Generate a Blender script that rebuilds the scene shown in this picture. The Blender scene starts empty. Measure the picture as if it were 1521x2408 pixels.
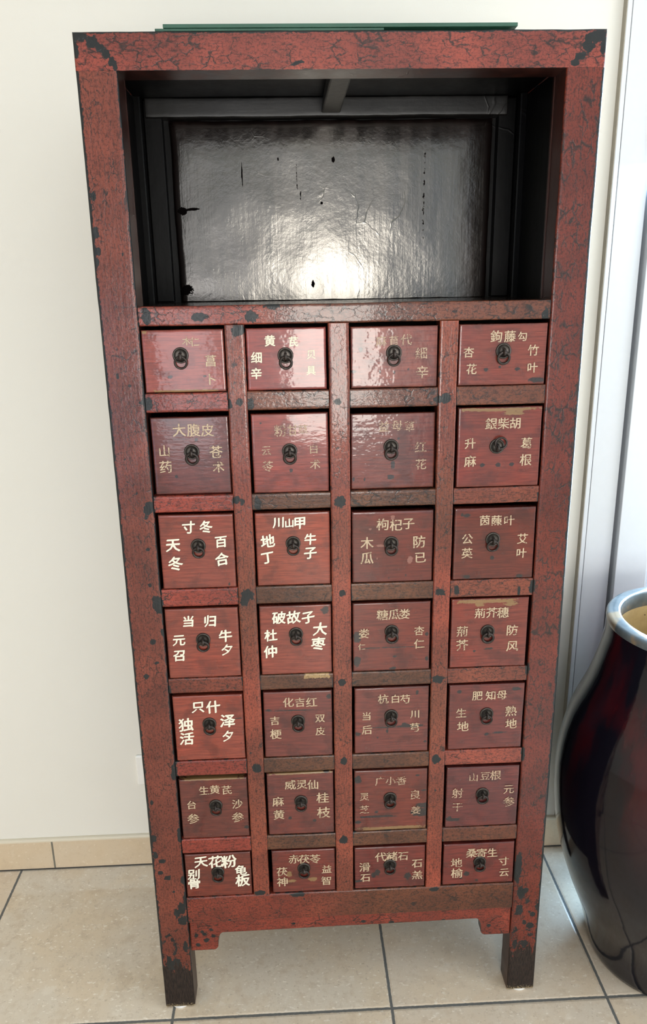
import bpy, math, random
from mathutils import Vector, noise as mnoise

# ------------------------------------------------------------------ camera, world, light, exposure
S = bpy.context.scene
COL = S.collection
S.view_settings.view_transform = 'Standard'
S.view_settings.look = 'None'
S.view_settings.exposure = -1.24
S.view_settings.gamma = 1.0
S.view_settings.use_curve_mapping = False
S.cycles.use_denoising = True
S.cycles.max_bounces = 8
S.cycles.diffuse_bounces = 4
S.cycles.glossy_bounces = 4
S.cycles.transmission_bounces = 8
S.cycles.transparent_max_bounces = 8
S.cycles.caustics_reflective = False
S.cycles.caustics_refractive = False
S.cycles.sample_clamp_indirect = 6.0

cam = bpy.data.cameras.new('camera')
cam.sensor_fit = 'HORIZONTAL'
cam.sensor_width = 36.0
cam.lens = 36.0 * 1807.8 / 1521.0
cam.clip_start = 0.02
camo = bpy.data.objects.new('camera', cam)
camo.location = (-0.09024, -1.26593, 1.45445)
camo.rotation_euler = (1.282648, 0.016889, -0.043978)
COL.objects.link(camo)
S.camera = camo

W = bpy.data.worlds.new('World')
S.world = W
W.use_nodes = True
W.node_tree.nodes['Background'].inputs[0].default_value = (0.55, 0.72, 1.0, 1)
W.node_tree.nodes['Background'].inputs[1].default_value = 2.2

def area(name, loc, rot, sx, sy, radiance, color):
    l = bpy.data.lights.new(name, 'AREA')
    l.shape = 'RECTANGLE'
    l.size, l.size_y = sx, sy
    l.energy = radiance * math.pi * sx * sy
    l.color = color
    o = bpy.data.objects.new(name, l)
    o.location = loc
    o.rotation_euler = rot
    COL.objects.link(o)
    return o
R90 = math.pi / 2
# daylight standing in the windows behind the photographer and in the glazed door on the right
area('window_daylight', (-0.10, -4.02, 1.25), (R90, 0, 0), 1.85, 2.35, 2.5, (1.0, 0.925, 0.79))
area('window_sun_glow', (0.20, -3.98, 1.10), (R90, 0, 0), 0.60, 1.25, 46.0, (1.0, 0.96, 0.88))
area('window_pane_glow', (-0.80, -3.985, 0.95), (R90, 0, 0), 0.42, 1.1, 12.0, (0.97, 0.95, 1.0))
area('side_window_daylight', (-1.75, -4.02, 0.75), (R90, 0, 0), 1.0, 1.4, 4.0, (0.72, 0.78, 1.0))
area('right_window_daylight', (2.35, -1.45, 1.20), (0, R90, 0), 1.8, 1.7, 8.0, (1.0, 0.965, 0.91))
area('glazed_door_daylight', (1.30, 0.85, 1.05), (-R90 + 0.6, 0, 0), 1.30, 1.9, 125.0, (0.44, 0.71, 1.0))
area('ceiling_fill_light', (0.05, -1.00, 2.50), (0, 0, 0), 0.7, 0.7, 3.8, (1.0, 0.95, 0.87))  # added fill light under the ceiling, brightens wall and floor

# ------------------------------------------------------------------ material helpers
class NT:
    def __init__(s, name):
        s.m = bpy.data.materials.new(name)
        s.m.use_nodes = True
        s.t = s.m.node_tree
        s.p = s.t.nodes['Principled BSDF']
        s.out = s.t.nodes['Material Output']
    def n(s, kind, **kw):
        nd = s.t.nodes.new(kind)
        for k, v in kw.items():
            setattr(nd, k, v)
        return nd
    def put(s, sock, v):
        if isinstance(v, bpy.types.NodeSocket):
            s.t.links.new(v, sock)
        elif v is not None:
            if sock.type == 'RGBA' and len(v) == 3:
                v = (*v, 1)
            sock.default_value = v
    def math(s, op, a, b=None, c=None, clamp=False):
        nd = s.n('ShaderNodeMath', operation=op)
        nd.use_clamp = clamp
        for i, v in enumerate((a, b, c)):
            s.put(nd.inputs[i], v)
        return nd.outputs[0]
    def vm(s, op, a, b=None):
        nd = s.n('ShaderNodeVectorMath', operation=op)
        s.put(nd.inputs[0], a)
        if b is not None:
            s.put(nd.inputs[1], b)
        return nd.outputs['Value'] if op in ('LENGTH', 'DISTANCE', 'DOT_PRODUCT') else nd.outputs[0]
    def mix(s, f, a, b, blend='MIX'):
        nd = s.n('ShaderNodeMix', data_type='RGBA', blend_type=blend)
        s.put(nd.inputs[0], f)
        s.put(nd.inputs[6], a)
        s.put(nd.inputs[7], b)
        return nd.outputs[2]
    def ss(s, v, lo, hi, a=0.0, b=1.0):
        nd = s.n('ShaderNodeMapRange', interpolation_type='SMOOTHSTEP')
        for i, x in enumerate((v, lo, hi, a, b)):
            s.put(nd.inputs[i], x)
        return nd.outputs[0]
    def obj(s):
        return s.n('ShaderNodeTexCoord').outputs['Object']
    def scale(s, v, sc):
        return s.vm('MULTIPLY', v, sc)
    def noise(s, v, sc, detail=3, rough=0.55, color=False):
        nd = s.n('ShaderNodeTexNoise')
        s.put(nd.inputs['Vector'], v)
        nd.inputs['Scale'].default_value = sc
        nd.inputs['Detail'].default_value = detail
        nd.inputs['Roughness'].default_value = rough
        return nd.outputs['Color' if color else 'Fac']
    def voro(s, v, sc, feature='DISTANCE_TO_EDGE'):
        nd = s.n('ShaderNodeTexVoronoi', feature=feature)
        s.put(nd.inputs['Vector'], v)
        nd.inputs['Scale'].default_value = sc
        return nd.outputs['Distance']
    def attr(s, name):
        return s.n('ShaderNodeAttribute', attribute_name=name).outputs['Fac']
    def sep(s, v):
        nd = s.n('ShaderNodeSeparateXYZ')
        s.put(nd.inputs[0], v)
        return nd.outputs
    def bump(s, h, strength, dist):
        nd = s.n('ShaderNodeBump')
        s.put(nd.inputs['Height'], h)
        s.put(nd.inputs['Strength'], strength)
        nd.inputs['Distance'].default_value = dist
        s.put(s.p.inputs['Normal'], nd.outputs[0])
        return nd.outputs[0]
    def bsdf(s, **kw):
        for k, v in kw.items():
            s.put(s.p.inputs[k.replace('_', ' ')], v)
        return s.m

def simple(name, color, rough=0.5, metal=0.0, spec=0.5, nscale=60, namt=0.12, bump=0.0):
    t = NT(name)
    c = t.noise(t.obj(), nscale, 4)
    lo = tuple(x * (1 - namt * 2) for x in color)
    col = t.mix(c, lo, tuple(min(1, x * (1 + namt)) for x in color))
    if bump:
        t.bump(c, bump, 0.001)
    return t.bsdf(Base_Color=col, Roughness=rough, Metallic=metal, Specular_IOR_Level=spec)

def lacquer(name, vertical):
    """old red lacquer: crackled, flaked to the black ground, worn brown in places"""
    t = NT(name)
    o = t.obj()
    xyz = t.sep(o)
    oi = t.n('ShaderNodeObjectInfo')
    base0, amount = oi.outputs['Color'], oi.outputs['Alpha']
    wob = t.vm('SUBTRACT', t.noise(o, 75, 4, 0.62, color=True), (0.5, 0.5, 0.5))
    p = t.vm('ADD', o, t.scale(wob, (0.017, 0.017, 0.017)))
    p = t.scale(p, (1.35, 0.2, 0.62) if vertical else (0.62, 0.2, 1.35))
    v1 = t.voro(p, 66)
    wid = t.ss(t.noise(o, 11, 2), 0.36, 0.66, 0.0, 0.16)
    wid = t.math('MULTIPLY', wid, t.math('MULTIPLY', t.math('ADD', amount, 0.12), t.ss(xyz[2], 0.45, 1.15, 0.62, 1.0)))
    crack = t.ss(v1, 0.0, t.math('ADD', wid, 0.004), 1.0, 0.0)
    crack = t.math('MULTIPLY', crack, t.math('MULTIPLY', t.ss(wid, 0.0, 0.02), t.ss(t.noise(o, 42, 3), 0.42, 0.53)))
    v2 = t.voro(p, 135)
    fine = t.math('MULTIPLY', t.ss(v2, 0.0, 0.09, 1.0, 0.0), t.ss(t.noise(o, 17, 2), 0.45, 0.65))
    g = t.scale(o, (420, 60, 75) if vertical else (75, 60, 420))
    grain = t.noise(g, 1.0, 3, 0.6)
    tick = t.ss(grain, 0.53, 0.66)
    blotch = t.noise(o, 9, 3)
    fleck = t.noise(o, 260, 4, 0.75)
    base = t.mix(t.attr('brown'), base0, (0.085, 0.034, 0.015))
    base = t.mix(t.ss(blotch, 0.35, 0.7), t.mix(1.0, base, (0.70, 0.66, 0.66), 'MULTIPLY'), t.mix(1.0, base, (1.14, 1.10, 1.05), 'MULTIPLY'))
    base = t.mix(t.math('MULTIPLY', tick, 0.82), base, t.mix(1.0, base, (0.30, 0.32, 0.35), 'MULTIPLY'))
    base = t.mix(t.math('MULTIPLY', t.ss(fleck, 0.49, 0.61), 0.78), base, t.mix(1.0, base, (0.35, 0.36, 0.4), 'MULTIPLY'))
    rag = t.math('ADD', t.math('MULTIPLY', t.math('SUBTRACT', t.noise(o, 150, 4, 0.65), 0.5), 1.7), t.math('MULTIPLY', t.math('SUBTRACT', t.noise(o, 60, 2), 0.5), 1.5))
    chip = t.ss(t.math('ADD', t.attr('chip'), rag), 0.0, 0.10)
    pits = t.math('MULTIPLY', t.ss(t.noise(o, 62, 3, 0.6), 0.66, 0.70), t.ss(t.noise(o, 7, 2), 0.5, 0.62))
    chip = t.math('MAXIMUM', chip, pits)
    legn = t.math('ADD', xyz[2], t.math('MULTIPLY', t.math('SUBTRACT', t.noise(t.scale(o, (1, 1, 0.35)), 95, 4, 0.7), 0.5), 0.16))
    bare = t.ss(legn, 0.108, 0.116, 1.0, 0.0)
    worn = t.math('MULTIPLY', t.ss(t.math('ADD', xyz[2], t.math('MULTIPLY', fleck, -0.05)), -0.022, -0.012, 1.0, 0.0), bare)
    dark = t.mix(t.noise(o, 40, 2), (0.007, 0.0075, 0.008), (0.022, 0.024, 0.024))
    dk = t.math('MAXIMUM', t.math('MULTIPLY', crack, 0.92), t.math('MULTIPLY', fine, 0.45))
    base = t.mix(t.ss(t.math('ADD', t.math('SUBTRACT', t.attr('tan'), 1.0), t.math('MULTIPLY', t.math('SUBTRACT', t.noise(o, 150, 3), 0.5), 0.9)), 0.05, 0.2), base, (0.30, 0.19, 0.085))
    col = t.mix(dk, base, (0.008, 0.006, 0.005))
    col = t.mix(chip, col, dark)
    wood = t.mix(t.ss(grain, 0.3, 0.7), (0.010, 0.007, 0.006), (0.034, 0.022, 0.016))
    col = t.mix(bare, col, wood)
    col = t.mix(worn, col, (0.30, 0.23, 0.13))
    h = t.math('MULTIPLY', crack, -0.45)
    ridge = t.noise(t.scale(o, (150, 40, 26) if vertical else (26, 40, 150)), 1.0, 2, 0.5)
    h = t.math('ADD', h, t.math('MULTIPLY', ridge, t.math('MULTIPLY', t.math('SUBTRACT', 1.05, amount), 3.0)))
    h = t.math('ADD', h, t.math('MULTIPLY', t.ss(v2, 0.0, 0.2), 0.10))
    h = t.math('ADD', h, t.math('MULTIPLY', grain, 0.32))
    h = t.math('ADD', h, t.math('MULTIPLY', fleck, 0.30))
    h = t.math('SUBTRACT', h, t.math('MULTIPLY', chip, 0.5))
    t.bump(h, t.math('MULTIPLY_ADD', amount, 0.22, 0.14), 0.0016)
    rough = t.math('ADD', t.math('MULTIPLY', fleck, 0.22), 0.13)
    rough = t.math('MAXIMUM', rough, t.math('MULTIPLY', bare, 0.6))
    wave = t.n('ShaderNodeBump'); wave.inputs['Distance'].default_value = 0.001; wave.inputs['Strength'].default_value = 0.16
    t.put(wave.inputs['Height'], t.math('ADD', t.math('ADD', t.math('MULTIPLY', v2, 0.9), t.math('MULTIPLY', crack, -0.35)), t.noise(o, 95, 2)))
    return t.bsdf(Base_Color=col, Roughness=t.math('ADD', rough, 0.08), Specular_IOR_Level=0.22, Coat_Weight=t.math('SUBTRACT', 0.45, t.math('MULTIPLY', t.math('MAXIMUM', bare, t.math('MULTIPLY', chip, 0.7)), 0.44)), Coat_Roughness=0.07, Coat_Normal=wave.outputs[0])

def drawer_face(name):
    t = NT(name)
    o = t.obj()
    oi = t.n('ShaderNodeObjectInfo')
    base0, amount = oi.outputs['Color'], oi.outputs['Alpha']
    rnd = t.n('ShaderNodeCombineXYZ')
    t.put(rnd.inputs[0], t.math('MULTIPLY', oi.outputs['Random'], 7.0))
    q = t.vm('ADD', o, rnd.outputs[0])
    grain = t.noise(t.scale(q, (22, 20, 340)), 1.0, 4, 0.62)
    grain2 = t.noise(t.scale(q, (9, 9, 90)), 1.0, 3)
    blotch = t.noise(q, 26, 3)
    big = t.noise(q, 9, 2)
    fleck = t.noise(q, 230, 3, 0.7)
    base = t.mix(t.ss(grain, 0.30, 0.72), t.mix(1.0, base0, (0.66, 0.58, 0.60), 'MULTIPLY'), t.mix(1.0, base0, (1.22, 1.10, 1.05), 'MULTIPLY'))
    base = t.mix(t.math('MULTIPLY', t.ss(blotch, 0.48, 0.70), 0.7), base, t.mix(1.0, base, (0.45, 0.47, 0.52), 'MULTIPLY'))
    base = t.mix(t.math('MULTIPLY', t.ss(big, 0.5, 0.66), 0.5), base, t.mix(1.0, base, (1.35, 1.0, 0.85), 'MULTIPLY'))
    streak = t.math('MULTIPLY', t.ss(grain2, 0.62, 0.74), 0.55)
    base = t.mix(streak, base, t.mix(1.0, base, (0.4, 0.42, 0.45), 'MULTIPLY'))
    rag = t.math('MULTIPLY', t.math('SUBTRACT', t.noise(t.scale(o, (0.7, 1, 1.2)), 210, 3, 0.65), 0.5), 1.5)
    chip = t.ss(t.math('ADD', t.attr('chip'), rag), 0.0, 0.22)
    bare = t.ss(t.math('ADD', t.attr('bare'), rag), 0.05, 0.25)
    scar = t.ss(t.math('ADD', t.attr('scar'), rag), 0.0, 0.25)
    edge = t.math('MULTIPLY', t.ss(t.math('ADD', t.attr('edge'), t.math('MULTIPLY', rag, 0.45)), 0.42, 0.85), 0.6)
    tan = t.mix(grain, (0.13, 0.075, 0.030), (0.28, 0.165, 0.070))
    col = t.mix(edge, base, t.mix(0.5, base, (0.02, 0.014, 0.012)))
    col = t.mix(t.math('MULTIPLY', bare, 0.85), col, tan)
    col = t.mix(t.math('MULTIPLY', scar, 0.55), col, (0.30, 0.14, 0.11))
    col = t.mix(t.math('MULTIPLY', chip, 0.92), col, (0.014, 0.014, 0.014))
    h = t.math('MULTIPLY', grain, 0.28)
    h = t.math('ADD', h, t.math('MULTIPLY', t.noise(q, 75, 3), t.math('MULTIPLY', amount, 0.9)))
    h = t.math('ADD', h, t.math('MULTIPLY', fleck, 0.08))
    h = t.math('SUBTRACT', h, t.math('MULTIPLY', chip, 0.35))
    t.bump(h, 0.20, 0.0014)
    rough = t.math('ADD', t.math('MULTIPLY', blotch, 0.20), 0.10)
    wave = t.n('ShaderNodeBump'); wave.inputs['Distance'].default_value = 0.001; wave.inputs['Strength'].default_value = 0.12
    t.put(wave.inputs['Height'], t.math('ADD', t.noise(t.scale(q, (0.5, 1, 1.6)), 120, 2), t.math('MULTIPLY', t.noise(q, 60, 2), t.math('MULTIPLY', amount, 3.5))))
    return t.bsdf(Base_Color=col, Roughness=t.math('ADD', rough, 0.06), Specular_IOR_Level=0.22, Coat_Weight=0.6, Coat_Roughness=0.06, Coat_Normal=wave.outputs[0])

def black_lacquer(name, tint, gloss, vertical=True, spec=0.85, marks=False):
    t = NT(name)
    o = t.obj()
    g = t.noise(t.scale(o, (150, 60, 7) if vertical else (7, 60, 150)), 1.0, 4, 0.62)
    g2 = t.noise(t.scale(o, (34, 20, 3) if vertical else (3, 20, 34)), 1.0, 2)
    lump = t.noise(o, 52, 4, 0.6)
    crk = t.voro(t.scale(t.vm('ADD', o, t.scale(t.noise(o, 18, 2, color=True), (0.05, 0.05, 0.05))), (1.0, 0.2, 0.9)), 16)
    crk = t.math('MULTIPLY', t.ss(crk, 0.0, 0.022, 1.0, 0.0), t.ss(t.noise(o, 6, 2), 0.58, 0.68))
    col = t.mix(t.ss(g2, 0.35, 0.7), tuple(x * 0.4 for x in tint), tint)
    h = t.math('ADD', t.math('MULTIPLY', g, 0.24), t.math('MULTIPLY', lump, 0.6))
    h = t.math('ADD', h, t.math('MULTIPLY', t.noise(o, 190, 3, 0.6), 0.10))
    h = t.math('ADD', h, t.math('MULTIPLY', crk, 0.5))
    t.bump(h, 0.34, 0.0016)
    mark = 0.0 if not marks else t.ss(t.math('ADD', t.attr('chip'), t.math('MULTIPLY', t.math('SUBTRACT', t.noise(o, 160, 3, 0.65), 0.5), 1.4)), 0.0, 0.2)
    col = t.mix(mark, col, (0.004, 0.003, 0.003))
    rough = t.math('ADD', t.math('MULTIPLY', g2, 0.16), gloss)
    return t.bsdf(Base_Color=col, Roughness=t.math('MAXIMUM', rough, t.math('MULTIPLY', mark, 0.6)), Specular_IOR_Level=t.math('MULTIPLY_ADD', mark, -spec, spec))

def paint_script(name, color, wear):
    """brush-painted lettering, rubbed away in places"""
    t = NT(name)
    o = t.obj()
    n = t.noise(t.scale(o, (1, 1, 1.6)), 420, 3, 0.7)
    n2 = t.noise(o, 60, 2)
    a = t.ss(t.math('ADD', n, t.math('MULTIPLY', n2, 0.55)), wear, wear + 0.12)
    col = t.mix(n2, tuple(x * 0.8 for x in color), color)
    return t.bsdf(Base_Color=col, Roughness=0.45, Alpha=a)

M = {}
M['lac_v'] = lacquer('crackled_red_lacquer_upright', True)
M['lac_h'] = lacquer('crackled_red_lacquer_level', False)
M['drawer'] = drawer_face('worn_red_drawer_lacquer')
M['black'] = black_lacquer('black_lacquer_panel', (0.016, 0.009, 0.008), 0.09, True, 1.0, True)
M['black'].node_tree.nodes['Principled BSDF'].inputs['IOR'].default_value = 1.62
M['black'].node_tree.nodes['Principled BSDF'].inputs['Specular Tint'].default_value = (1.0, 0.945, 0.86, 1)
M['black_h'] = black_lacquer('black_lacquer_level', (0.020, 0.018, 0.017), 0.30, False, 0.6)
M['black_side'] = black_lacquer('black_lacquer_side', (0.004, 0.0035, 0.0035), 0.34, True, 0.17)
M['inside'] = simple('dark_raw_wood', (0.016, 0.010, 0.008), 0.7)
M['ret'] = black_lacquer('brown_black_lacquer', (0.045, 0.013, 0.009), 0.26, True, 0.3)
M['grey_wood'] = simple('grey_brown_wood', (0.060, 0.055, 0.048), 0.55, nscale=90, namt=0.35, bump=0.4)
M['iron'] = simple('aged_iron', (0.050, 0.040, 0.036), 0.30, 0.75, 0.5, 300, 0.35, 0.25)
M['iron_plate'] = simple('worn_iron_plate', (0.066, 0.056, 0.048), 0.34, 0.7, 0.5, 260, 0.4, 0.35)
M['script_w'] = paint_script('white_script', (0.80, 0.74, 0.60), 0.40)
M['script_m'] = paint_script('cream_script', (0.74, 0.66, 0.50), 0.52)
M['script_t'] = paint_script('tan_script', (0.50, 0.37, 0.24), 0.61)
M['script_f'] = paint_script('faded_script', (0.44, 0.30, 0.20), 0.67)
M['felt'] = simple('white_felt', (0.75, 0.73, 0.70), 0.9)
M['plastic'] = simple('white_plastic', (0.90, 0.885, 0.84), 0.3, namt=0.02)
M['white_frame'] = simple('white_frame_paint', (0.70, 0.715, 0.735), 0.32, namt=0.015)
M['edge_shade'] = simple('beige_edge_shade', (0.40, 0.36, 0.29), 0.7)
M['gap_dark'] = simple('dark_gap_fill', (0.03, 0.035, 0.045), 0.6)

t = NT('cream_wall_paint')
n = t.noise(t.obj(), 420, 3)
t.bump(n, 0.10, 0.0008)
c = t.mix(t.noise(t.obj(), 3, 2), (0.79, 0.762, 0.690), (0.81, 0.785, 0.722))
M['wall'] = t.bsdf(Base_Color=c, Roughness=0.75, Specular_IOR_Level=0.25)
M['ceiling'] = simple('white_ceiling_paint', (0.82, 0.80, 0.76), 0.8, namt=0.02)

def tile_stone(t, o):
    n1 = t.noise(o, 6, 3)
    n2 = t.noise(o, 28, 4, 0.65)
    n3 = t.noise(o, 150, 3, 0.7)
    c = t.mix(t.ss(n1, 0.35, 0.65), (0.69, 0.575, 0.43), (0.665, 0.59, 0.485))
    c = t.mix(t.math('MULTIPLY', t.ss(n2, 0.50, 0.70), 0.6), c, (0.55, 0.445, 0.325))
    c = t.mix(t.math('MULTIPLY', t.ss(n2, 0.30, 0.42, 1.0, 0.0), 0.55), c, (0.78, 0.71, 0.60))
    c = t.mix(t.math('MULTIPLY', t.ss(n3, 0.60, 0.70), 0.6), c, (0.36, 0.29, 0.215))
    c = t.mix(t.math('MULTIPLY', t.ss(n3, 0.30, 0.40, 1.0, 0.0), 0.45), c, (0.80, 0.73, 0.62))
    n5 = t.noise(o, 60, 4, 0.7)
    c = t.mix(t.math('MULTIPLY', t.ss(n5, 0.54, 0.66), 0.45), c, (0.50, 0.41, 0.31))
    c = t.mix(t.math('MULTIPLY', t.ss(t.noise(t.scale(o, (1, 1.7, 1)), 95, 2), 0.63, 0.69), 0.75), c, (0.86, 0.80, 0.70))
    return c, n2, n3

# floor: 45.6 cm tiles, 7 mm grey joints
t = NT('beige_stone_floor_tiles')
o = t.obj()
x, y, _ = t.sep(o)
def joint(t, v, off, size, w):
    f = t.math('FRACT', t.math('DIVIDE', t.math('SUBTRACT', v, off), size))
    d = t.math('MULTIPLY', t.math('MINIMUM', f, t.math('SUBTRACT', 1.0, f)), size)
    return d
dx = joint(t, x, 0.0828, 0.4558, 0)
dy = joint(t, y, -0.0257, 0.4558, 0)
d = t.math('MINIMUM', dx, dy)
d = t.math('ADD', d, t.math('MULTIPLY', t.math('SUBTRACT', t.noise(o, 120, 3), 0.5), 0.0022))
g = t.ss(d, 0.0024, 0.0036, 1.0, 0.0)
cell = t.n('ShaderNodeTexWhiteNoise', noise_dimensions='2D')
cv = t.n('ShaderNodeCombineXYZ')
t.put(cv.inputs[0], t.math('FLOOR', t.math('DIVIDE', t.math('SUBTRACT', x, 0.0828), 0.4558)))
t.put(cv.inputs[1], t.math('FLOOR', t.math('DIVIDE', t.math('SUBTRACT', y, -0.0257), 0.4558)))
t.put(cell.inputs[0], cv.outputs[0])
c, n2, n3 = tile_stone(t, t.vm('ADD', o, t.scale(cell.outputs['Color'], (5, 5, 5))))
c = t.mix(t.math('MULTIPLY', cell.outputs['Value'], 0.35), c, (0.69, 0.535, 0.395))
c = t.mix(g, c, t.mix(n3, (0.085, 0.085, 0.082), (0.16, 0.16, 0.15)))
h = t.math('SUBTRACT', t.math('MULTIPLY', n2, 0.12), t.ss(d, 0.002, 0.0075, 1.0, 0.0))
t.bump(h, 0.45, 0.0022)
M['floor'] = t.bsdf(Base_Color=c, Roughness=t.math('ADD', t.math('MULTIPLY', g, 0.4), t.math('MULTIPLY_ADD', n2, 0.2, 0.26)), Specular_IOR_Level=0.5)

t = NT('beige_stone_skirting_tiles')
o = t.obj()
x, y, z = t.sep(o)
c, n2, n3 = tile_stone(t, o)
c = t.mix(0.6, c, (0.62, 0.475, 0.31))
d = joint(t, x, -0.742, 0.4558, 0)
g = t.ss(t.math('ADD', d, t.math('MULTIPLY', n3, 0.001)), 0.0022, 0.0034, 1.0, 0.0)
c = t.mix(g, c, (0.16, 0.15, 0.12))
c = t.mix(t.ss(z, 0.0035, 0.005, 1.0, 0.0), c, (0.05, 0.048, 0.045))
c = t.mix(t.ss(z, 0.083, 0.086), c, (0.68, 0.61, 0.48))
M['skirting'] = t.bsdf(Base_Color=c, Roughness=0.4)

t = NT('dark_oxblood_glaze')
o = t.obj()
x, y, z = t.sep(o)
st = t.noise(t.scale(o, (9, 9, 1.6)), 1.0, 4, 0.6)
red = t.math('MULTIPLY', t.ss(st, 0.48, 0.66), t.ss(z, 0.30, 0.62))
c = t.mix(red, (0.0045, 0.0035, 0.0065), (0.040, 0.003, 0.005))
n = t.noise(o, 7, 3)
t.bump(t.math('ADD', n, t.math('MULTIPLY', t.noise(o, 60, 2), 0.05)), 0.15, 0.01)
M['glaze'] = t.bsdf(Base_Color=c, Roughness=0.09, Specular_IOR_Level=0.34, Coat_Weight=0.08, Coat_Roughness=0.03)
t = NT('grey_blue_rim_glaze')
n = t.noise(t.obj(), 30, 4)
c = t.mix(n, (0.05, 0.06, 0.065), (0.17, 0.18, 0.18))
c = t.mix(t.ss(t.noise(t.obj(), 12, 3), 0.55, 0.65), c, (0.24, 0.17, 0.11))
t.bump(n, 0.15, 0.002)
M['rim'] = t.bsdf(Base_Color=c, Roughness=0.16, Specular_IOR_Level=0.7)
t = NT('raw_tan_clay')
n = t.noise(t.obj(), 35, 4)
c = t.mix(n, (0.42, 0.27, 0.12), (0.62, 0.44, 0.22))
c = t.mix(t.ss(t.noise(t.obj(), 110, 2), 0.70, 0.74), c, (0.08, 0.05, 0.03))
t.bump(n, 0.3, 0.003)
M['clay'] = t.bsdf(Base_Color=c, Roughness=0.85)

t = NT('green_edged_glass')
t.p.inputs['Transmission Weight'].default_value = 0.45
t.p.inputs['IOR'].default_value = 1.5
ng = t.noise(t.scale(t.obj(), (14, 4, 4)), 1.0, 2)
va = t.n('ShaderNodeVolumeAbsorption')
va.inputs['Color'].default_value = (0.12, 0.62, 0.42, 1)
va.inputs['Density'].default_value = 2.2
t.put(t.out.inputs['Volume'], va.outputs[0])
M['glass'] = t.bsdf(Base_Color=t.mix(ng, (0.025, 0.10, 0.065), (0.06, 0.19, 0.13)), Roughness=0.02)

t = NT('clear_window_glass')
tr = t.n('ShaderNodeBsdfTransparent')
gl = t.n('ShaderNodeBsdfGlossy')
gl.inputs['Roughness'].default_value = 0.02
fr = t.n('ShaderNodeFresnel')
mx = t.n('ShaderNodeMixShader')
gb = t.n('ShaderNodeNewGeometry')
t.put(mx.inputs[0], t.math('MULTIPLY', fr.outputs[0], t.math('SUBTRACT', 1.0, gb.outputs['Backfacing']))); t.put(mx.inputs[1], tr.outputs[0]); t.put(mx.inputs[2], gl.outputs[0])
t.put(t.out.inputs['Surface'], mx.outputs[0])
M['pane'] = t.m

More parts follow.
